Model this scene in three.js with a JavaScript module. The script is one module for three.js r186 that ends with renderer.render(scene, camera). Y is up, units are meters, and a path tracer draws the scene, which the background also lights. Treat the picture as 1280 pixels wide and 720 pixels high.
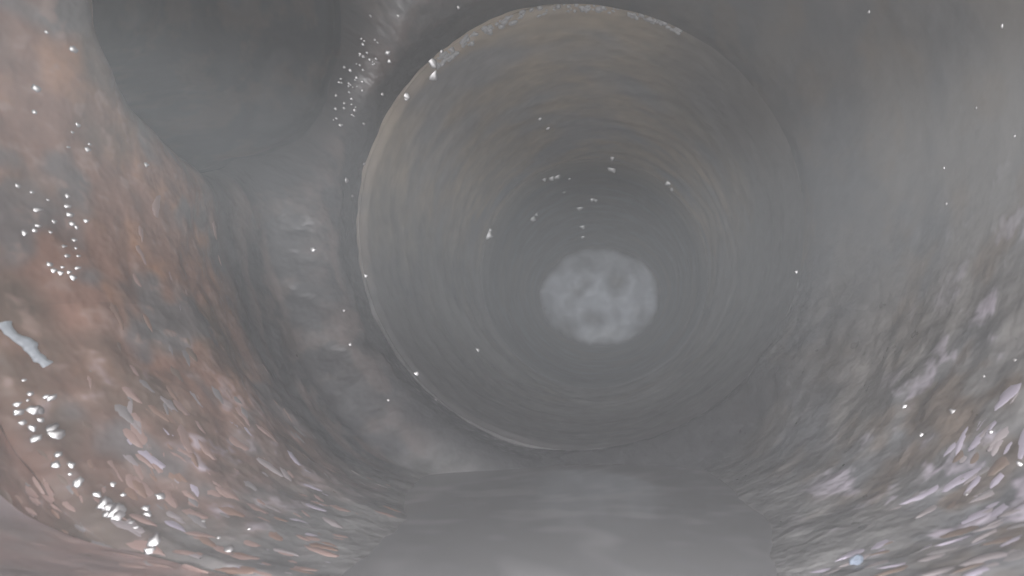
import * as THREE from 'three';
import { mergeGeometries } from 'three/addons/utils/BufferGeometryUtils.js';
import { ImprovedNoise } from 'three/addons/math/ImprovedNoise.js';

// ------------------------------------------------------------------ camera, air, lamps, exposure
const scene = new THREE.Scene();
const SLOPE = 5.05 * Math.PI / 180;               // the drain climbs away from the pool
const EYE = new THREE.Vector3(0, 0.062, 0);       // the lens, 62 mm above the standing water (y = 0)
const F = 623;                                    // focal length in pixels of a 1280 x 720 frame
const camera = new THREE.PerspectiveCamera(2 * Math.atan(360 / F) * 180 / Math.PI, 16 / 9, 0.002, 50);
camera.position.copy(EYE);
camera.rotation.x = SLOPE;
const VX = 757.5, VY = 404;                       // where the pipe axis vanishes
camera.setViewOffset(1280, 720, 640 - VX, 360 - VY, 1280, 720);
camera.updateProjectionMatrix();
camera.focus = 0.27; camera.userData.fStop = 16;
scene.add(camera);

const renderer = new THREE.WebGLRenderer({ antialias: true });
renderer.toneMapping = THREE.LinearToneMapping;
renderer.toneMappingExposure = 1.36;
renderer.shadowMap.enabled = true;
scene.background = new THREE.Color(0, 0, 0);      // underground: no sky reaches in
scene.fog = new THREE.FogExp2(new THREE.Color(0.945, 0.97, 1.0), 0.265);

const WIDE = 0.041, NARROW = 0.30;                // candela of one wide diode and one added narrow pod lamp

// ------------------------------------------------------------------ helpers
const perlin = new ImprovedNoise();
const P = (x, y, z) => perlin.noise(x + 31.7, y + 17.3, z + 53.1);
let seed = 20260613;
const rnd = () => { seed = (seed + 0x6D2B79F5) | 0; let t = Math.imul(seed ^ (seed >>> 15), 1 | seed); t = (t + Math.imul(t ^ (t >>> 7), 61 | t)) ^ t; return ((t ^ (t >>> 14)) >>> 0) / 4294967296; };
const R = (a, b) => a + (b - a) * rnd();
const clamp = (x, a = 0, b = 1) => Math.min(b, Math.max(a, x));
const ss = (a, b, x) => { const t = clamp((x - a) / (b - a)); return t * t * (3 - 2 * t); };
const mix = (a, b, t) => a + (b - a) * t;
const mix3 = (a, b, t) => [mix(a[0], b[0], t), mix(a[1], b[1], t), mix(a[2], b[2], t)];
const smin = (a, b, k) => { const h = clamp(0.5 + 0.5 * (b - a) / k); return mix(b, a, h) - k * h * (1 - h); };
const smax = (a, b, k) => -smin(-a, -b, k);
const AX = -0.015, AY = 0.065;                    // pipe axis relative to the lens
const ROT = new THREE.Matrix4().makeRotationX(SLOPE);
const deg = Math.PI / 180;
const angDiff = (a, b) => Math.atan2(Math.sin(a - b), Math.cos(a - b));
// noise round the pipe: fc per metre around, fd per metre along
const ring = (th, d, fc, fd, s) => P(Math.cos(th) * 0.165 * fc + s, Math.sin(th) * 0.165 * fc - s * 0.7, d * fd + s * 1.3);
const fbm = (th, d, fc, fd, s, n) => { let v = 0, a = 1, t = 0; for (let i = 0; i < n; i++) { v += a * ring(th, d, fc * 2 ** i, fd * 2 ** i, s + i * 7.1); t += a; a *= 0.55; } return v / t; };
// pipe coordinates: x right, y up (both from the lens), d ahead of the lens
const at = (th, r, d) => new THREE.Vector3(AX + r * Math.cos(th), AY + r * Math.sin(th), -d);

const names = {};
const numbered = (n) => { const k = names[n] = (names[n] ?? -1) + 1; return k ? `${n}_${String(k).padStart(3, '0')}` : n; };
function thing(name, base, label, category, group) {       // base in pipe coordinates
  const o = new THREE.Group(); o.name = numbered(name);
  o.position.copy(base).applyMatrix4(ROT).add(EYE); o.rotation.x = SLOPE;
  o.userData = { label, category }; if (group) o.userData.group = group;
  o.base = base; scene.add(o); return o;
}
function part(name, geo, mat, parent, base) {              // geo in pipe coordinates
  if (base) geo.translate(-base.x, -base.y, -base.z);
  const m = new THREE.Mesh(geo, mat); m.name = name; m.castShadow = m.receiveShadow = true; parent.add(m); return m;
}
const lin2s = (c) => 255 * (c <= 0.0031308 ? 12.92 * c : 1.055 * Math.pow(c, 1 / 2.4) - 0.055);
function dataTex(data, w, h, srgb) {
  const t = new THREE.DataTexture(data, w, h, THREE.RGBAFormat, THREE.UnsignedByteType);
  t.magFilter = THREE.LinearFilter; t.minFilter = THREE.LinearFilter; t.wrapS = t.wrapT = THREE.RepeatWrapping;
  if (srgb) t.colorSpace = THREE.SRGBColorSpace; t.needsUpdate = true; return t;
}
function bake(w, h, fn) {                                  // fn(u, v) -> { c: linear colour, b: height 0..1, r: roughness }
  const col = new Uint8Array(w * h * 4), bum = new Uint8Array(w * h * 4), rou = new Uint8Array(w * h * 4);
  for (let j = 0; j < h; j++) for (let i = 0; i < w; i++) {
    const o = fn((i + 0.5) / w, (j + 0.5) / h), k = 4 * (j * w + i);
    for (let q = 0; q < 3; q++) { col[k + q] = lin2s(clamp(o.c[q])); bum[k + q] = 255 * clamp(o.b); rou[k + q] = 255 * clamp(o.r); }
    col[k + 3] = bum[k + 3] = rou[k + 3] = 255;
  }
  return { map: dataTex(col, w, h, true), bumpMap: dataTex(bum, w, h), roughnessMap: dataTex(rou, w, h) };
}
const wallMaterial = (maps, bumpScale) => new THREE.MeshPhysicalMaterial({ ...maps, bumpScale, roughness: 1, metalness: 0, side: THREE.DoubleSide });

// colours of the drain (linear)
const RUST = [0.30, 0.135, 0.075], ORANGE = [0.43, 0.20, 0.09], BROWN = [0.15, 0.115, 0.09], SLATE = [0.105, 0.12, 0.14], LILAC = [0.40, 0.355, 0.39], GREY = [0.17, 0.165, 0.155], DARK = [0.05, 0.052, 0.055], TAN = [0.24, 0.19, 0.14], PINK = [0.40, 0.24, 0.19];

// ------------------------------------------------------------------ the drain's shape: radius of each length of pipe
const D_AB = 0.135, D_BC = 0.338, D_CD = 0.655, D_END = 1.27;
const waterDrop = (d) => 0.1272 + d * Math.tan(SLOPE);      // water level below the pipe axis, about
const HOLE = { th: 154 * deg, d: 0.238, a: 0.065, lip: 0.021, R: 0.17 };
function bankAt(th, d) {                           // silt banks on either side of the water
  const east = Math.cos(th) > 0, side = (east ? 0.006 : 0) + 0.012 * P(d * 18, east ? 5 : 9, 2) + 0.002 * P(d * 70, east ? 3 : 7, 4);
  const k = east ? 0.3 : 0.24;
  return (waterDrop(d) + k * (side + mix(0.058, 0.10, ss(0.13, 0.30, d)))) / Math.max(0.05, -Math.sin(th) + k * Math.abs(Math.cos(th)));
}
const relief = (th, d) => (1 - 0.5 * ss(-0.6, -0.8, Math.sin(th))) * (1 - 0.7 * ss(75 * deg, 40 * deg, Math.abs(angDiff(th, 42 * deg)))) * (1 - 0.45 * ss(0.135, 0.10, d)) * bumps(th, d);
const bumps = (th, d) => 0.0034 * fbm(th, d, 22, 32, 1, 3) + 0.0009 * ring(th, d, 85, 120, 5);
function radA(th, d) {
  const left = ss(105 * deg, 60 * deg, Math.abs(angDiff(th, 200 * deg)));
  let r = 0.172 + 0.014 * left;
  if (Math.sin(th) < 0.2) r = smin(r, bankAt(th, Math.max(d, 0)) - 0.003 * ss(0.134, 0.11, d), 0.014);
  return r - 0.0012 * (1 - left) + relief(th, d);
}
function radB(th, d) {
  const left = ss(105 * deg, 70 * deg, Math.abs(angDiff(th, 180 * deg)));     // 1 on the left side
  let r = 0.172 + 0.004 * ss(D_AB + 0.012, D_AB, d) * 0;
  r -= 0.006 * left * ss(0.14, 0.17, d) * ss(0.235, 0.2, d);                 // the swell before the branch
  r += 0.009 * left * ss(0.215, 0.27, d) * ss(0.305, 0.285, d);              // the hollow behind it
  r -= mix(0.0228 * mix(ss(0.24, 0.33, d), ss(0.30, 0.334, d), ss(-0.6, -0.85, Math.sin(th))), 0.0185 * ss(0.283, 0.316, d), left);  // collar before the next pipe
  if (Math.sin(th) < 0.2) r = smin(r, bankAt(th, d), 0.014);
  r += 0.004 * left * ss(D_AB + 0.006, D_AB, d);
  r += relief(th, d);
  return r;
}
function radC(th, d) {
  const lip = ss(D_BC + 0.010, D_BC, d) * ss(112 * deg, 80 * deg, Math.abs(angDiff(th, 175 * deg)));
  return 0.150 + 0.0025 * lip * lip + 0.0004 * Math.sin(d * 150 + 9 * ring(th, d, 9, 14, 2)) * ss(0.35, 0.4, d) + 0.0016 * fbm(th, d, 20, 22, 9, 3)
}
function radD(th, d) {
  const lip = ss(D_CD + 0.008, D_CD, d);
  return 0.1495 + 0.003 * lip + 0.003 * fbm(th, d, 9, 30, 13, 3) + 0.003 * ss(0.68, 0.75, d) - ss(0.8, 1.2, d) * (0.152 - 1 / Math.hypot(Math.cos(th) / 0.150, Math.sin(th) / 0.121));
}
const radius = (th, d) => d < D_AB ? radA(th, d) : d < D_BC ? radB(th, d) : d < D_CD ? radC(th, d) : radD(th, d);

function holeEdge(phi) { return HOLE.a * (1 + 0.14 * Math.max(0, Math.sin(phi))) * (1 + 0.09 * P(Math.cos(phi) * 1.1, Math.sin(phi) * 1.1, 4.2) + 0.03 * P(Math.cos(phi) * 4, Math.sin(phi) * 4, 8.2)); }
// one length of pipe: inner face as a fine grid, outer face and end rings as a coarse one
function pipe(d0, d1, nT, nD, rad, thick, hole) {
  const inner = new THREE.BufferGeometry(), pos = [], uv = [], idx = [], gone = [];
  const cell = Math.max(2 * Math.PI * 0.17 / nT, (d1 - d0) / nD);
  for (let j = 0; j <= nD; j++) for (let i = 0; i <= nT; i++) {
    let th = -Math.PI / 2 + 2 * Math.PI * i / nT, d = mix(d0, d1, j / nD), r, cut = 0;
    if (hole) {
      let s = HOLE.R * angDiff(th, HOLE.th), e = d - HOLE.d, rho = Math.hypot(s, e), phi = Math.atan2(e, s), a = holeEdge(phi), dl = rho - a;
      if (dl < -1.7 * cell) cut = 1;
      else if (dl < 0) { s = a * Math.cos(phi); e = a * Math.sin(phi); th = HOLE.th + s / HOLE.R; d = HOLE.d + e; dl = 0; }
      const w = HOLE.lip, q = clamp(dl / w);
      r = rad(th, d) + w * (1 - Math.sqrt(1 - (1 - q) ** 2));
    } else r = rad(th, d);
    gone.push(cut); const p = at(th, r, d); pos.push(p.x, p.y, p.z); uv.push(i / nT, (d - d0) / (d1 - d0));
  }
  const W = nT + 1;
  for (let j = 0; j < nD; j++) for (let i = 0; i < nT; i++) {
    const a = j * W + i, b = a + 1, c = a + W, e = c + 1;
    if (!(gone[a] || gone[b] || gone[c])) idx.push(a, b, c);
    if (!(gone[b] || gone[c] || gone[e])) idx.push(b, e, c);
  }
  inner.setAttribute('position', new THREE.Float32BufferAttribute(pos, 3));
  inner.setAttribute('uv', new THREE.Float32BufferAttribute(uv, 2));
  inner.setIndex(idx); inner.computeVertexNormals();
  // outer skin and the two end faces
  const oT = nT, oD = 8, op = [], ou = [], oi = [], og = [];
  for (let j = 0; j <= oD + 2; j++) for (let i = 0; i <= oT; i++) {
    const th = -Math.PI / 2 + 2 * Math.PI * i / oT, k = clamp(j - 1, 0, oD), d = mix(d0, d1, k / oD);
    const rr = (j === 0 || j === oD + 2) ? rad(th, d) : 0.172 + thick;
    const s = HOLE.R * angDiff(th, HOLE.th), e = d - HOLE.d;
    og.push(hole && Math.hypot(s, e) < HOLE.a + 0.022 ? 1 : 0);
    const p = at(th, rr, d); op.push(p.x, p.y, p.z); ou.push(i / oT, j === 0 ? 0 : j === 1 ? 0.18 : j === oD + 2 ? 0.99 : 0.8);
  }
  for (let j = 0; j < oD + 2; j++) for (let i = 0; i < oT; i++) {
    const a = j * (oT + 1) + i, b = a + 1, c = a + oT + 1, e = c + 1;
    if (og[a] || og[b] || og[c] || og[e]) continue;
    oi.push(a, c, b, b, c, e);
  }
  const outer = new THREE.BufferGeometry();
  outer.setAttribute('position', new THREE.Float32BufferAttribute(op, 3));
  outer.setAttribute('uv', new THREE.Float32BufferAttribute(ou, 2));
  outer.setIndex(oi);
  const flat = outer.toNonIndexed(); flat.computeVertexNormals();
  const g = mergeGeometries([inner.toNonIndexed(), flat]);
  return g;
}

// ------------------------------------------------------------------ surfaces of the pipe walls
const thOf = (u) => -Math.PI / 2 + 2 * Math.PI * u;
function junctionLook(th, d) {
  const left = ss(95 * deg, 40 * deg, Math.abs(angDiff(th, 185 * deg)));
  const low = ss(-0.35, -0.7, Math.sin(th)), right = ss(62 * deg, 24 * deg, Math.abs(angDiff(th, -50 * deg)));
  const n = fbm(th, d, 46, 58, 1, 4), m = fbm(th, d, 17, 21, 5, 3), f = fbm(th, d, 120, 150, 11, 3), k = fbm(th, d, 30, 38, 17, 3);
  let c = mix3([0.20, 0.19, 0.18], [0.155, 0.158, 0.165], ss(-0.3, 0.35, m + 0.2 * n));
  c = mix3(c, TAN, 0.3 * ss(0.0, 0.4, k));
  let rust = mix3([0.28, 0.155, 0.115], [0.42, 0.225, 0.14], ss(0.0, 0.35, n)); rust = mix3(rust, BROWN, 0.8 * ss(-0.02, 0.3, m)); rust = mix3(rust, [0.17, 0.165, 0.17], 0.8 * ss(0.02, 0.28, -k)); rust = mix3(rust, [0.36, 0.25, 0.21], 0.6 * ss(0.10, 0.4, f));
  rust = mix3(rust, mix3([0.15, 0.135, 0.13], [0.34, 0.265, 0.26], ss(-0.05, 0.35, n)), 0.85 * ss(205 * deg, 240 * deg, (th + 2 * Math.PI) % (2 * Math.PI)));
  rust = rust.map((x, q) => x * [0.86, 0.88, 0.88][q]);
  c = mix3(c, rust, left * ss(0.275, 0.225, d + 0.03 * m));
  c = mix3(c, mix3([0.050, 0.050, 0.054], [0.105, 0.088, 0.082], ss(0.02, 0.3, n) * ss(0.262, 0.285, d)), 0.9 * ss(0.230, 0.258, d) * left);  // shadow between branch and next pipe, put into the wall colour
  c = mix3(c, [0.07, 0.07, 0.075], 0.8 * ss(0.225, 0.245, d) * ss(0.312, 0.295, d) * ss(36 * deg, 20 * deg, Math.abs(angDiff(th, 150 * deg))) * ss(0.35, -0.1, n));  // shade of the branch hollow carried onto the wall colour
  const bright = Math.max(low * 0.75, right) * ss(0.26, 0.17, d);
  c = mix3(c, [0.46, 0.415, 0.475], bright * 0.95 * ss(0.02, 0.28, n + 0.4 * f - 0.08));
  c = mix3(c, BROWN, bright * 0.8 * ss(0.02, 0.3, k - 0.3 * n));
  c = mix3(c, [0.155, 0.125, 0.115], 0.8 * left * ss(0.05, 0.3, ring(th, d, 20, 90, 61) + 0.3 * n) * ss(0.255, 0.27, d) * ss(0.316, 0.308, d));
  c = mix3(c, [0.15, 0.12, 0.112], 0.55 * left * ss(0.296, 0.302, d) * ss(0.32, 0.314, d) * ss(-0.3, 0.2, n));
  c = mix3(c, [0.07, 0.07, 0.072], 0.85 * left * ss(0.315, 0.321, d));  // shadow of the joint gap, in the colour alone
  if (low > 0) {                                  // wet silt line along the water
    const w = waterDrop(d), y = -Math.sin(th) * smin(0.172, bankAt(th, d), 0.014);
    c = mix3(c, [0.18, 0.178, 0.175], ss(0.020, 0.003, w - y + 0.014 * n));
    c = c.map((x) => x * (1 + 0.5 * ring(th, d, 62, 95, 71)));
  }
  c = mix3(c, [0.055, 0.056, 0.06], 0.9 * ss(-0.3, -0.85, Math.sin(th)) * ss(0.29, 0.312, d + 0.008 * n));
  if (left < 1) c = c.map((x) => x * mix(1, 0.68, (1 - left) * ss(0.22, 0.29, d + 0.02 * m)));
  const rough = Math.max(left * 0.8, low * 0.8, right, 0.2);
  return { c: c.map((x) => x * (1 + 0.4 * f * rough)), n, f, m, left, rough };
}
const matA = wallMaterial(bake(1024, 768, (u, v) => {
  const th = thOf(u), d = mix(-0.3, D_AB, v), o = junctionLook(th, d), k = fbm(th, d, 26, 60, 25, 3);
  let rust = mix3([0.31, 0.21, 0.185], [0.23, 0.19, 0.18], ss(-0.15, 0.3, o.n)); rust = mix3(rust, [0.36, 0.25, 0.235], 0.6 * ss(0.05, 0.4, k)); rust = mix3(rust, [0.26, 0.235, 0.25], 0.7 * ss(0.0, 0.3, -k));
  return { c: mix3(o.c, rust, ss(0.2, 0.5, o.left)), b: 0.5 + (0.4 * o.n + 0.3 * o.f) * o.rough, r: 0.6 + 0.5 * o.f };
}), 0.0025);
const matB = wallMaterial(bake(2048, 768, (u, v) => {
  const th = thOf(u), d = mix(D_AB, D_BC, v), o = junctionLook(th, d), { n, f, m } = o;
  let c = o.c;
  // pale crust round the mouth of the branch
  const s = HOLE.R * angDiff(th, HOLE.th), e = d - HOLE.d, dl = Math.hypot(s, e) - holeEdge(Math.atan2(e, s));
  c = mix3(c, [0.30, 0.27, 0.25], 0.5 * ss(0.022, 0.006, dl) * ss(-0.2, 0.25, n) * ss(0.02, -0.03, e));
  c = mix3(c, DARK, 0.8 * ss(0.010, 0.0, dl));
  return { c, b: 0.5 + (0.42 * n + 0.3 * f) * o.rough, r: 0.52 + 0.5 * f * o.rough + 0.15 * m };
}), 0.0026);
const matC = wallMaterial(bake(1024, 768, (u, v) => {
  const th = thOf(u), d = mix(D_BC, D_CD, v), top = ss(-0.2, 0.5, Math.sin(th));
  const n = fbm(th, d, 24, 34, 31, 4), m = fbm(th, d, 9, 16, 35, 3), f = fbm(th, d, 60, 120, 38, 2), east = ss(80 * deg, 40 * deg, Math.abs(angDiff(th, 8 * deg)));
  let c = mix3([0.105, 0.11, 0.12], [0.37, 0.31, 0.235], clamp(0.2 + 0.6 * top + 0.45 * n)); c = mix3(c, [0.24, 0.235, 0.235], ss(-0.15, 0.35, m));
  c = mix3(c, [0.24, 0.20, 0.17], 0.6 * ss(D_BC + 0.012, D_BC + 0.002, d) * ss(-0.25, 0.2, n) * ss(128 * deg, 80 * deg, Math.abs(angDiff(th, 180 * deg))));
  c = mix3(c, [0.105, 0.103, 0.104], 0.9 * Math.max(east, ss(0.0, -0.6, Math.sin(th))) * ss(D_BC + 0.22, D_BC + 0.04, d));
  return { c: c.map((x) => x * (1.0 + 0.45 * top + 0.3 * f)), b: 0.5 + 0.4 * n + 0.15 * f, r: 0.55 + 0.3 * f };  // upper wall brightened in the colour, standing in for lamp light
}), 0.0018);
const matD = wallMaterial(bake(1024, 512, (u, v) => {
  const th = thOf(u), d = mix(D_CD, D_END, v);
  const n = fbm(th, d, 14, 40, 41, 3), m = fbm(th, d, 7, 12, 45, 3);
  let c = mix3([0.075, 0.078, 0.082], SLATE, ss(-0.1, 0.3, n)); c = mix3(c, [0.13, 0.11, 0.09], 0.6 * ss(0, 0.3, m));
  c = mix3(c, mix3([0.16, 0.165, 0.175], [0.26, 0.23, 0.19], ss(-0.2, 0.5, Math.sin(th))), ss(0.76, D_CD, d));  // darkens inward: shadow round the far deposit put into the colour
  return { c, b: 0.5 + 0.45 * n, r: 0.55 };
}), 0.003);
const matBranch = wallMaterial(bake(512, 256, (u, v) => {
  const th = thOf(u), n = fbm(th, v * 0.3, 20, 40, 51, 4), m = fbm(th, v * 0.3, 10, 16, 55, 3);
  let c = mix3([0.035, 0.042, 0.05], [0.085, 0.07, 0.062], ss(-0.1, 0.3, n)); c = mix3(c, [0.11, 0.11, 0.115], 0.4 * ss(0.05, 0.3, m));
  return { c, b: 0.5 + 0.45 * n, r: 0.6 };
}), 0.003);

// ------------------------------------------------------------------ the pipes
const invert = (d, r) => new THREE.Vector3(AX, AY - r, -d);
const pipeA = thing('clay_pipe', invert(D_AB, 0.186), 'reddish brown clay pipe nearest the lens, its end a ledge across the lower left corner', 'pipe');
part('wall', pipe(-0.3, D_AB - 0.001, 600, 260, radA, 0.034), matA, pipeA, pipeA.base);
const pipeB = thing('pipe_junction', invert(D_AB, 0.172), 'rusty wet pipe junction with a dark side branch in its left wall', 'pipe');
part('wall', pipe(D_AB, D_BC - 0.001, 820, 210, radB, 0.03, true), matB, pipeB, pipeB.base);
{ // side branch: a narrower pipe that leaves the junction to the upper left
  const out = new THREE.Vector3(Math.cos(HOLE.th), Math.sin(HOLE.th), -0.10).normalize();
  const nP = 120, nK = 60, len = 0.30, pos = [], uv = [], idx = [];
  for (let k = 0; k <= nK; k++) for (let i = 0; i <= nP; i++) {
    const phi = 2 * Math.PI * i / nP, a = holeEdge(phi), th = HOLE.th + a * Math.cos(phi) / HOLE.R, d = HOLE.d + a * Math.sin(phi);
    const p = at(th, radB(th, d) + HOLE.lip - 0.001, d), t = k / nK * len;
    const centre = at(HOLE.th, HOLE.R + HOLE.lip, HOLE.d), rel = p.clone().sub(centre), grow = 1 + 0.10 * ss(0, 0.02, t) + 0.05 * ss(0, 0.05, t) * P(Math.cos(phi) * 1.5, Math.sin(phi) * 1.5, t * 25);
    p.copy(centre).addScaledVector(rel, grow).addScaledVector(out, t);
    pos.push(p.x, p.y, p.z); uv.push(i / nP, k / nK);
  }
  for (let k = 0; k < nK; k++) for (let i = 0; i < nP; i++) { const a = k * (nP + 1) + i, b = a + 1, c = a + nP + 1, e = c + 1; idx.push(a, c, b, b, c, e); }
  const centreEnd = at(HOLE.th, HOLE.R + HOLE.lip, HOLE.d).addScaledVector(out, len + 0.02), ce = pos.length / 3;
  pos.push(centreEnd.x, centreEnd.y, centreEnd.z); uv.push(0.5, 1);
  for (let i = 0; i < nP; i++) { const a = nK * (nP + 1) + i; idx.push(a, ce, a + 1); }
  const g = new THREE.BufferGeometry();
  g.setAttribute('position', new THREE.Float32BufferAttribute(pos, 3)); g.setAttribute('uv', new THREE.Float32BufferAttribute(uv, 2)); g.setIndex(idx); g.computeVertexNormals();
  const b = part('branch_pipe', g, matBranch, pipeB, pipeB.base); b.userData.label = 'dark hollow side branch';
}
const pipeC = thing('clay_pipe', invert(D_BC, 0.15), 'grey brown clay pipe whose round mouth opens beyond the junction', 'pipe');
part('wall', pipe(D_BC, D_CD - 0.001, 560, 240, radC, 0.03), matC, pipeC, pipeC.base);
const pipeD = thing('clay_pipe', invert(D_CD, 0.148), 'dark far length of pipe leading to the pale deposit', 'pipe');
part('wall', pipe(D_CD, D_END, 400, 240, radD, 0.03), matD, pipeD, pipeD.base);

// ------------------------------------------------------------------ rays from the lens to the wall, used to set pieces on it
function onWall(px, py) {
  const dx = (px - VX) / F, dy = (VY - py) / F;
  const gap = (d) => { const x = dx * d - AX, y = dy * d - AY; return Math.hypot(x, y) - radius(Math.atan2(y, x), d); };
  let lo = 0.01, hi = 0.01;
  for (let d = 0.06; d < 1.26; d += 0.002) { if (gap(d) > 0) { hi = d; break; } lo = d; hi = d; }
  for (let i = 0; i < 24; i++) { const m = (lo + hi) / 2; gap(m) > 0 ? hi = m : lo = m; }
  const d = (lo + hi) / 2; return { th: Math.atan2(dy * d - AY, dx * d - AX), d, p: new THREE.Vector3(dx * d, dy * d, -d) };
}
const owner = (d) => d < D_AB ? pipeA : d < D_BC ? pipeB : d < D_CD ? pipeC : pipeD;
function normalAt(th, d) {
  const e = 0.002, a = at(th, radius(th, d), d), b = at(th + e / 0.165, radius(th + e / 0.165, d), d), c = at(th, radius(th, d + e), d + e);
  const n = b.sub(a).cross(c.sub(a)).normalize(); if (n.dot(at(th, 0, d).sub(a)) < 0) n.negate(); return n;
}
function place(mesh, own, p, normal, tangent, size, d) {
  const z = normal.clone().normalize(), x = tangent.clone().addScaledVector(z, -tangent.dot(z)).normalize(), y = z.clone().cross(x);
  mesh.quaternion.setFromRotationMatrix(new THREE.Matrix4().makeBasis(x, y, z));
  mesh.position.copy(p).sub(own.base); mesh.scale.set(...size); mesh.castShadow = mesh.receiveShadow = true; own.add(mesh);
}

// ------------------------------------------------------------------ flakes of scale and silt on the walls
function flakeGeometry(s) {
  const g = new THREE.SphereGeometry(1, 12, 7), p = g.attributes.position;
  for (let i = 0; i < p.count; i++) {
    const x = p.getX(i), y = p.getY(i), z = p.getZ(i), k = 1 + 0.55 * P(x * 1.7 + s * 9, y * 1.7, z) + 0.2 * P(x * 4, y * 4 + s * 5, z);
    const taper = 1 - 0.45 * x;                                    // blunt at one end, drawn out at the other
    p.setXYZ(i, x * k, y * k * taper, z * (1 + 0.3 * P(x * 3, y * 3, s)) + 0.35 * x);
  }
  g.computeVertexNormals(); return g;
}
const flakeShapes = Array.from({ length: 6 }, (_, i) => flakeGeometry(i * 3.3 + 1));
const flakeMat = [[0.38, 0.345, 0.41], [0.31, 0.215, 0.19], [0.245, 0.16, 0.125], [0.21, 0.195, 0.195], [0.17, 0.125, 0.10], [0.30, 0.265, 0.27], [0.12, 0.12, 0.13]].map((c) => new THREE.MeshPhysicalMaterial({ color: new THREE.Color().setRGB(...c), roughness: 0.45 }));
function flakes(count, box, mats, size, accept) {
  for (let n = 0; n < count; n++) {
    const px = R(box[0], box[2]), py = R(box[1], box[3]); if (accept && !accept(px, py)) continue;
    const w = onWall(px, py); if (w.d > D_BC - 0.012 || (px < 600 && w.d > 0.25)) continue;
    const lum = new THREE.Vector3().copy(w.p).applyMatrix4(ROT).y + EYE.y; if (lum < 0.002) continue;   // under water
    const nrm = normalAt(w.th, w.d), tan = new THREE.Vector3(-Math.sin(w.th), Math.cos(w.th), R(-0.35, 0.35)).multiplyScalar(Math.cos(w.th) < 0 ? 1 : -1);
    const L = R(size[0], size[1]);
    const m = new THREE.Mesh(flakeShapes[Math.floor(rnd() * 6)], flakeMat[mats[Math.floor(rnd() * mats.length)]]); m.name = 'scale_flake';
    place(m, owner(w.d), w.p.clone().addScaledVector(nrm, -0.0003), nrm, tan, [L, L * R(0.22, 0.38), L * R(0.05, 0.12)]);
  }
}
flakes(360, [150, 470, 540, 718], [0, 1, 1, 1, 2, 3, 5], [0.0026, 0.0060], (x, y) => y > 480 + (x - 200) * 0.1 && y > x * 1.1 - 160);
flakes(60, [0, 560, 170, 718], [1, 2, 4, 1, 3], [0.0016, 0.0040]);
flakes(60, [60, 450, 200, 640], [1, 2, 3, 4], [0.0016, 0.0034]);
flakes(60, [140, 250, 400, 480], [1, 2, 4, 3], [0.002, 0.005]);
flakes(230, [980, 470, 1279, 718], [0, 0, 0, 3, 5, 5, 4], [0.0024, 0.0068], (x, y) => y > 830 - (x - 900) * 0.95);

// ------------------------------------------------------------------ beads of water that catch the lamp
const beadShapes = [0, 1, 2, 3].map((k) => {
  const g = new THREE.SphereGeometry(1, 18, 12), p = g.attributes.position;
  for (let i = 0; i < p.count; i++) { const x = p.getX(i), y = p.getY(i), z = p.getZ(i), q = 1 + 0.5 * P(x * 1.4 + k * 7, y * 1.4, z * 0.5 + k * 3); p.setXYZ(i, x * q, y * q * (1 + 0.25 * x), z); }
  g.computeVertexNormals(); return g;
});
const beadMat = new THREE.MeshPhysicalMaterial({ color: new THREE.Color().setRGB(0.10, 0.09, 0.09), roughness: 0.33, ior: 2.3 });
function bead(px, py, s) {
  const w = onWall(px, py), own = owner(w.d), toEye = w.p.clone().negate().normalize(), nrm = normalAt(w.th, w.d);
  const face = toEye.clone().addScaledVector(nrm, w.d > D_BC ? 0.03 : 0.15).add(new THREE.Vector3(R(-1, 1), R(-1, 1), R(-1, 1)).multiplyScalar(w.d > D_BC ? 0.025 : 0.05)).normalize();
  const r = s * (px < 320 && py > 460 ? 1.0 : w.d > D_BC ? 1.15 : 0.85) * w.d / F, m = new THREE.Mesh(beadShapes[Math.floor(rnd() * 4)], beadMat); m.name = 'water_bead';
  place(m, own, w.p.clone().addScaledVector(toEye, r * 0.5), face, new THREE.Vector3(Math.cos(w.th + R(-1, 1)), Math.sin(w.th), 0.2), [r * R(0.8, 1.4), r * R(0.8, 1.2), r * (w.d > D_BC ? 0.13 : 0.2)]);
}
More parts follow.
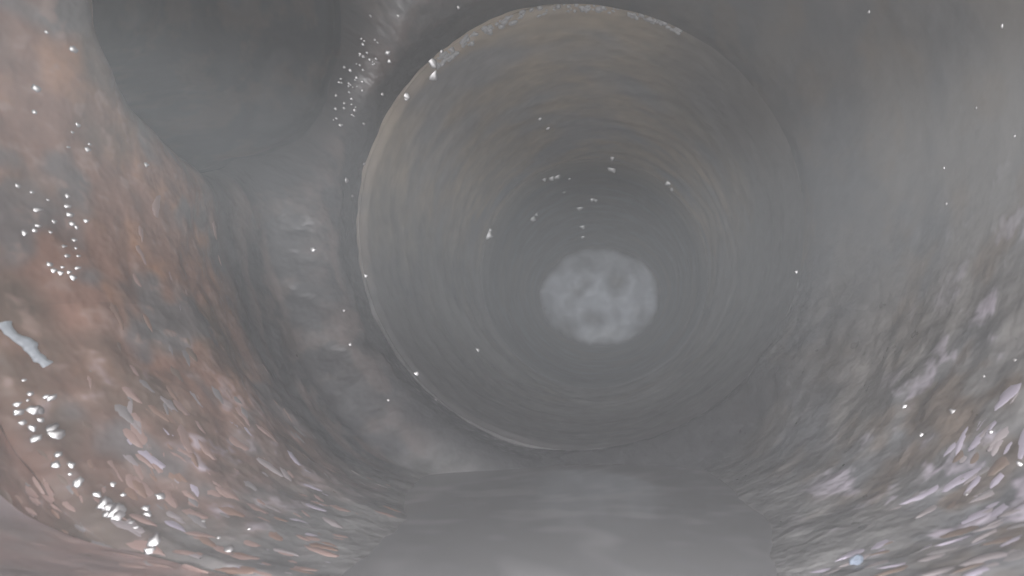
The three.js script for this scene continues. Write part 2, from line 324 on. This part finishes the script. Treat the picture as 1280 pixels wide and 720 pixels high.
const BEADS = `22 232 3,40 240 3,48 262 4,60 250 2,47 282 3,68 277 3,85 245 3,84 258 4,87 268 4,90 280 4,96 284 3,108 276 3,31 291 4,43 288 3,63 290 2,93 300 3,80 308 3,95 310 2,62 330 3,68 338 3,76 341 3,78 334 2,87 340 3,97 335 3,92 347 4,84 320 3,98 320 2,
45 110 5,43 140 3,97 156 3,90 165 2,112 180 2,110 187 3,85 184 2,183 206 3,92 62 5,58 40 2,30 475 2,38 492 3,58 496 3,64 497 4,23 515 4,42 512 6,47 513 5,28 528 3,41 535 4,45 548 4,66 536 7,69 543 6,50 525 3,76 543 3,22 505 3,35 500 2,
73 568 4,70 580 4,90 581 4,88 592 2,98 603 5,122 618 4,130 630 7,138 633 6,145 640 7,147 645 5,134 642 4,183 635 4,185 642 4,200 620 5,193 675 7,187 688 5,165 653 3,170 660 3,154 618 3,142 605 3,286 688 6,254 652 2,274 672 2,312 661 2,
485 66 4,487 77 3,540 78 5,542 94 5,508 120 3,508 124 2,463 20 2,498 20 2,478 118 2,455 205 2,433 225 3,440 245 2,392 312 4,430 388 2,438 430 3,457 345 2,545 500 2,520 467 3,597 438 3,485 500 2,573 10 3,552 65 3,455 155 2,
675 148 2,685 160 2,766 197 3,766 211 4,680 224 3,690 222 4,697 220 4,835 228 4,840 236 2,724 260 4,740 249 3,665 273 3,670 268 2,612 287 2,611 294 4,728 283 3,728 296 2,745 250 2,712 223 2,705 240 2,
1252 33 3,1130 508 4,1191 514 4,1204 600 3,1208 618 3,1238 540 3,1275 580 4,1152 543 3,1183 255 2,996 340 2,1220 135 2,1268 170 2,1180 210 2,1269 450 3,1230 470 2,1086 15 2`;
for (const t of BEADS.split(',')) { const [x, y, s] = t.trim().split(' ').map(Number); bead(x, y, s); }
for (let i = 0; i < 46; i++) { const t = rnd(), a = R(-1, 1); bead(422 + 45 * t + 14 * a, 150 - 95 * t + 22 * R(-1, 1), R(1.0, 2.2)); }

// pale crust that has grown along the top of the mouth of the third pipe
{
  const list = [], lump = new THREE.IcosahedronGeometry(1, 1);
  for (let i = 0; i < 150; i++) {
    const a = i < 34 ? R(126, 133) : 127 - 62 * rnd() ** 1.2 - 3, th = a * deg, d = D_BC + R(0.0005, 0.006);
    const s = R(0.0006, 0.0019), p = at(th, radC(th, d) - s * 0.2, d), g = lump.clone();
    g.scale(s * R(0.8, 2.2), s * R(0.6, 1), s); g.rotateZ(th + Math.PI / 2 + R(-0.4, 0.4)); g.translate(p.x, p.y, p.z); list.push(g);
  }
  const m = part('lime_crust', mergeGeometries(list), new THREE.MeshPhysicalMaterial({ color: new THREE.Color().setRGB(0.42, 0.42, 0.43), roughness: 0.35 }), pipeC, pipeC.base);
  m.userData.kind = 'stuff'; m.userData.label = 'pale crust along the upper lip of the mouth';
}

// ------------------------------------------------------------------ the pale deposit at the far end
{
  const base = invert(1.25, 0.13), o = thing('silt_deposit', base, 'pale grey lumpy deposit closing the far end of the pipe', 'deposit');
  const nR = 90, nP = 160, pos = [], idx = [], uv = [];
  const pits = [[0.042, 0.040, 0.024, 0.05], [-0.026, -0.052, 0.020, 0.035], [-0.008, -0.060, 0.018, 0.03], [-0.055, 0.012, 0.017, 0.02], [-0.035, 0.036, 0.015, 0.015], [-0.085, -0.085, 0.03, 0.02]];
  const lumpAt = (x, y) => { let h = 0.05 * (1 - (x * x + y * y) / 0.0225) + 0.02 * P(x * 22, y * 22, 3) + 0.003 * P(x * 60, y * 60, 9); for (const [a, b, r, k] of pits) h -= 0.7 * k * Math.exp(-((x - a) ** 2 + (y - b) ** 2) / (r * r)); return h; };
  for (let j = 0; j <= nR; j++) for (let i = 0; i <= nP; i++) {
    const r = 0.152 * j / nR, a = 2 * Math.PI * i / nP, x = r * Math.cos(a), y = r * Math.sin(a);
    pos.push(AX + x, AY + y, -(1.25 - lumpAt(x, y))); uv.push(0.5 + x / 0.32, 0.5 + y / 0.32);
  }
  for (let j = 0; j < nR; j++) for (let i = 0; i < nP; i++) { const a = j * (nP + 1) + i, b = a + 1, c = a + nP + 1, e = c + 1; idx.push(a, c, b, b, c, e); }
  const g = new THREE.BufferGeometry(); g.setAttribute('position', new THREE.Float32BufferAttribute(pos, 3)); g.setAttribute('uv', new THREE.Float32BufferAttribute(uv, 2)); g.setIndex(idx); g.computeVertexNormals();
  const maps = bake(256, 256, (u, v) => {
    const x = (u - 0.5) * 0.32, y = (v - 0.5) * 0.32, n = P(x * 16, y * 16, 1) + 0.3 * P(x * 40, y * 40, 2);
    let c = mix3([0.80, 0.83, 0.90], [0.60, 0.62, 0.67], ss(-0.1, 0.5, n));
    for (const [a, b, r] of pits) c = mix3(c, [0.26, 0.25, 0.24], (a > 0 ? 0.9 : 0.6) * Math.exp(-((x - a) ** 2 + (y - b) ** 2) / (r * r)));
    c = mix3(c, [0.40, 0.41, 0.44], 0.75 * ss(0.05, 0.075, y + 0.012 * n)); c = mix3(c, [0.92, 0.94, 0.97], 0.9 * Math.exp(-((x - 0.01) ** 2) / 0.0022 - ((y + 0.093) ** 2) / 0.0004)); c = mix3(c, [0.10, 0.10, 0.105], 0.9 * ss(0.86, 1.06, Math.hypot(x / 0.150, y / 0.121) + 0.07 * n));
    return { c, b: 0.5 + 0.4 * n, r: 0.6 };
  });
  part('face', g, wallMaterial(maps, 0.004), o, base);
}

// ------------------------------------------------------------------ water standing in the junction
{
  const pos = [], uv = [], idx = [], n = 60, z0 = 0.3, z1 = -0.352;
  for (let i = 0; i <= n; i++) {
    const z = mix(z0, z1, i / n), d = -z * Math.cos(SLOPE), rel = -EYE.y - AY + z * Math.tan(SLOPE);
    const rr = d < D_AB ? 0.2 : d < D_BC ? 0.186 : 0.165, half = Math.sqrt(Math.max(0.0004, rr * rr - rel * rel));
    for (const s of [-1, -0.5, 0, 0.5, 1]) { pos.push(AX + s * half, 0, z); uv.push(AX + s * half, z); }
  }
  for (let i = 0; i < n; i++) for (let k = 0; k < 4; k++) { const a = i * 5 + k; idx.push(a, a + 1, a + 5, a + 1, a + 6, a + 5); }
  const g = new THREE.BufferGeometry(); g.setAttribute('position', new THREE.Float32BufferAttribute(pos, 3)); g.setAttribute('uv', new THREE.Float32BufferAttribute(uv, 2)); g.setIndex(idx); g.computeVertexNormals();
  const maps = bake(512, 512, (u, v) => {
    const a = 2 * Math.PI * u, b = 2 * Math.PI * v, n = P(Math.cos(a) * 1.6 + Math.sin(b) * 1.1, Math.sin(a) * 1.6, Math.cos(b) * 2.6) + 0.5 * P(Math.cos(a) * 4, Math.sin(a) * 4 + Math.sin(b) * 3, Math.cos(b) * 6);
    const c = mix3([0.185, 0.185, 0.187], [0.27, 0.268, 0.268], ss(-0.2, 0.7, n)); return { c, b: 0.5 + 0.4 * n, r: 0.05 + 0.08 * ss(0.1, 0.6, n) };
  });
  for (const t of Object.values(maps)) t.repeat.set(1 / 0.3, 1 / 0.3);
  const w = new THREE.Mesh(g, new THREE.MeshPhysicalMaterial({ ...maps, bumpScale: 0.00015, roughness: 1, ior: 1.45, side: THREE.DoubleSide }));
  w.name = 'water'; w.userData.kind = 'structure'; w.userData.label = 'murky still water standing along the bottom of the drain'; w.castShadow = w.receiveShadow = true; scene.add(w);
}

// ------------------------------------------------------------------ loose things
function loose(name, geo, mat, px, py, label, category, lift) {
  const w = onWall(px, py), nrm = normalAt(w.th, w.d), g = new THREE.Mesh(geo, mat);
  g.name = numbered(name); g.userData = { label, category }; g.castShadow = g.receiveShadow = true;
  const tan = new THREE.Vector3(-Math.sin(w.th), Math.cos(w.th), -0.4).applyMatrix4(ROT), nn = nrm.applyMatrix4(ROT);
  const x = tan.addScaledVector(nn, -tan.dot(nn)).normalize(), y = nn.clone().cross(x);
  g.quaternion.setFromRotationMatrix(new THREE.Matrix4().makeBasis(x, y, nn));
  g.position.copy(w.p).applyMatrix4(ROT).add(EYE).addScaledVector(nn, lift); scene.add(g);
}
{ // a crumpled pale strip stuck on the left wall
  const pts = [[-0.0075, 0.0006, 0], [-0.004, -0.0004, 0.0006], [0, 0.0004, 0.0011], [0.004, -0.0003, 0.0005], [0.0075, 0.0002, 0]].map((p) => new THREE.Vector3(...p));
  const g = new THREE.TubeGeometry(new THREE.CatmullRomCurve3(pts), 40, 0.0016, 10), p = g.attributes.position;
  for (let i = 0; i < p.count; i++) { const x = p.getX(i), k = 1 + 0.5 * P(x * 500, 2, 5); p.setY(i, p.getY(i) * k); p.setZ(i, 0.45 * p.getZ(i) * k + 0.0002 * P(x * 900, p.getY(i) * 900, 1)); }
  g.computeVertexNormals();
  loose('wet_strip', g, new THREE.MeshPhysicalMaterial({ color: new THREE.Color().setRGB(0.40, 0.44, 0.48), roughness: 0.5 }), 30, 432, 'pale bluish crumpled strip stuck to the rusty left wall', 'strip', 0.0004);
}
{ // pale stone at the lower right
  const g = new THREE.IcosahedronGeometry(0.0015, 4), p = g.attributes.position;
  for (let i = 0; i < p.count; i++) { const v = new THREE.Vector3().fromBufferAttribute(p, i), k = 1 + 0.35 * P(v.x * 800, v.y * 800, v.z * 800); p.setXYZ(i, v.x * k * 1.5, v.y * k, v.z * k * 0.7); }
  g.computeVertexNormals();
  loose('pebble', g, new THREE.MeshPhysicalMaterial({ color: new THREE.Color().setRGB(0.20, 0.24, 0.30), roughness: 0.75 }), 1072, 704, 'small pale blue wet pebble low on the right bank', 'pebble', 0.001);
}

// ------------------------------------------------------------------ the inspection camera itself: a housing with diodes round the lens, plus two added side lamps
{
  const o = thing('inspection_camera', new THREE.Vector3(0, 0, 0.006), 'steel camera head with a ring of white diodes round its lens and two added side lamps', 'camera');
  const prof = [[0.010, 0], [0.030, 0], [0.032, -0.002], [0.032, -0.07], [0.020, -0.085], [0, -0.085]].map(([r, y]) => new THREE.Vector2(r, y));
  const body = new THREE.LatheGeometry(prof, 48); body.rotateX(-Math.PI / 2);
  const steel = new THREE.MeshStandardMaterial({ color: 0x8a8d90, metalness: 0.9, roughness: 0.4 });
  part('housing', body, steel, o);
  const glass = new THREE.CylinderGeometry(0.0098, 0.0098, 0.002, 32); glass.rotateX(Math.PI / 2); glass.translate(0, 0, 0.003);
  part('lens', glass, new THREE.MeshStandardMaterial({ color: 0x101216, roughness: 0.1 }), o);
  const led = new THREE.CylinderGeometry(0.0026, 0.0026, 0.001, 20); led.rotateX(Math.PI / 2);
  const glow = new THREE.MeshStandardMaterial({ color: 0xffffff, emissive: 0xf4f7ff, emissiveIntensity: 1 });
  const lampAt = [[1, 1], [1, -1], [-1, -1], [-1, 1]].map(([x, y]) => [x * 0.0175, y * 0.0175, false]).concat([[-0.052, 0.02, true], [0.052, 0.02, true]]);
  for (const [x, y, narrow] of lampAt) {
    if (narrow) { const pod = new THREE.CylinderGeometry(0.013, 0.015, 0.05, 32); pod.rotateX(Math.PI / 2); pod.translate(x, y, 0.0255); part('added_lamp_pod', pod, steel, o); const arm = new THREE.CylinderGeometry(0.004, 0.004, Math.abs(x) - 0.03, 16); arm.rotateZ(Math.PI / 2); arm.translate(x * 0.78, y * 0.6, 0.03); part('added_bracket', arm, steel, o); }  // unseen side lamps, added to light the far end with less haze
    const m = part('diode', led, glow, o); m.position.set(x, y, -0.0007);
    const lamp = new THREE.SpotLight(narrow ? new THREE.Color(0.95, 0.98, 1.0) : y < 0 ? new THREE.Color(0.985, 0.96, 1.0) : new THREE.Color(1.0, 0.975, 0.955), narrow ? NARROW : WIDE * (y < 0 ? 1.3 : 1.0), 0, narrow ? 16 * deg : 84 * deg, 1, 2);
    const from = new THREE.Vector3(x, y, 0.006 - 0.0025), to = new THREE.Vector3(narrow ? x * 0.3 : x * 16, narrow ? 0.03 : y * (y < 0 ? 22 : 5), -1);
    lamp.position.copy(from.applyMatrix4(ROT).add(EYE)); lamp.target.position.copy(to.applyMatrix4(ROT).add(EYE));
    lamp.castShadow = true; lamp.shadow.radius = 0.12; lamp.shadow.camera.near = 0.002; lamp.name = 'diode_light'; scene.add(lamp, lamp.target);
  }
}

renderer.setSize(1280, 720);
renderer.render(scene, camera);
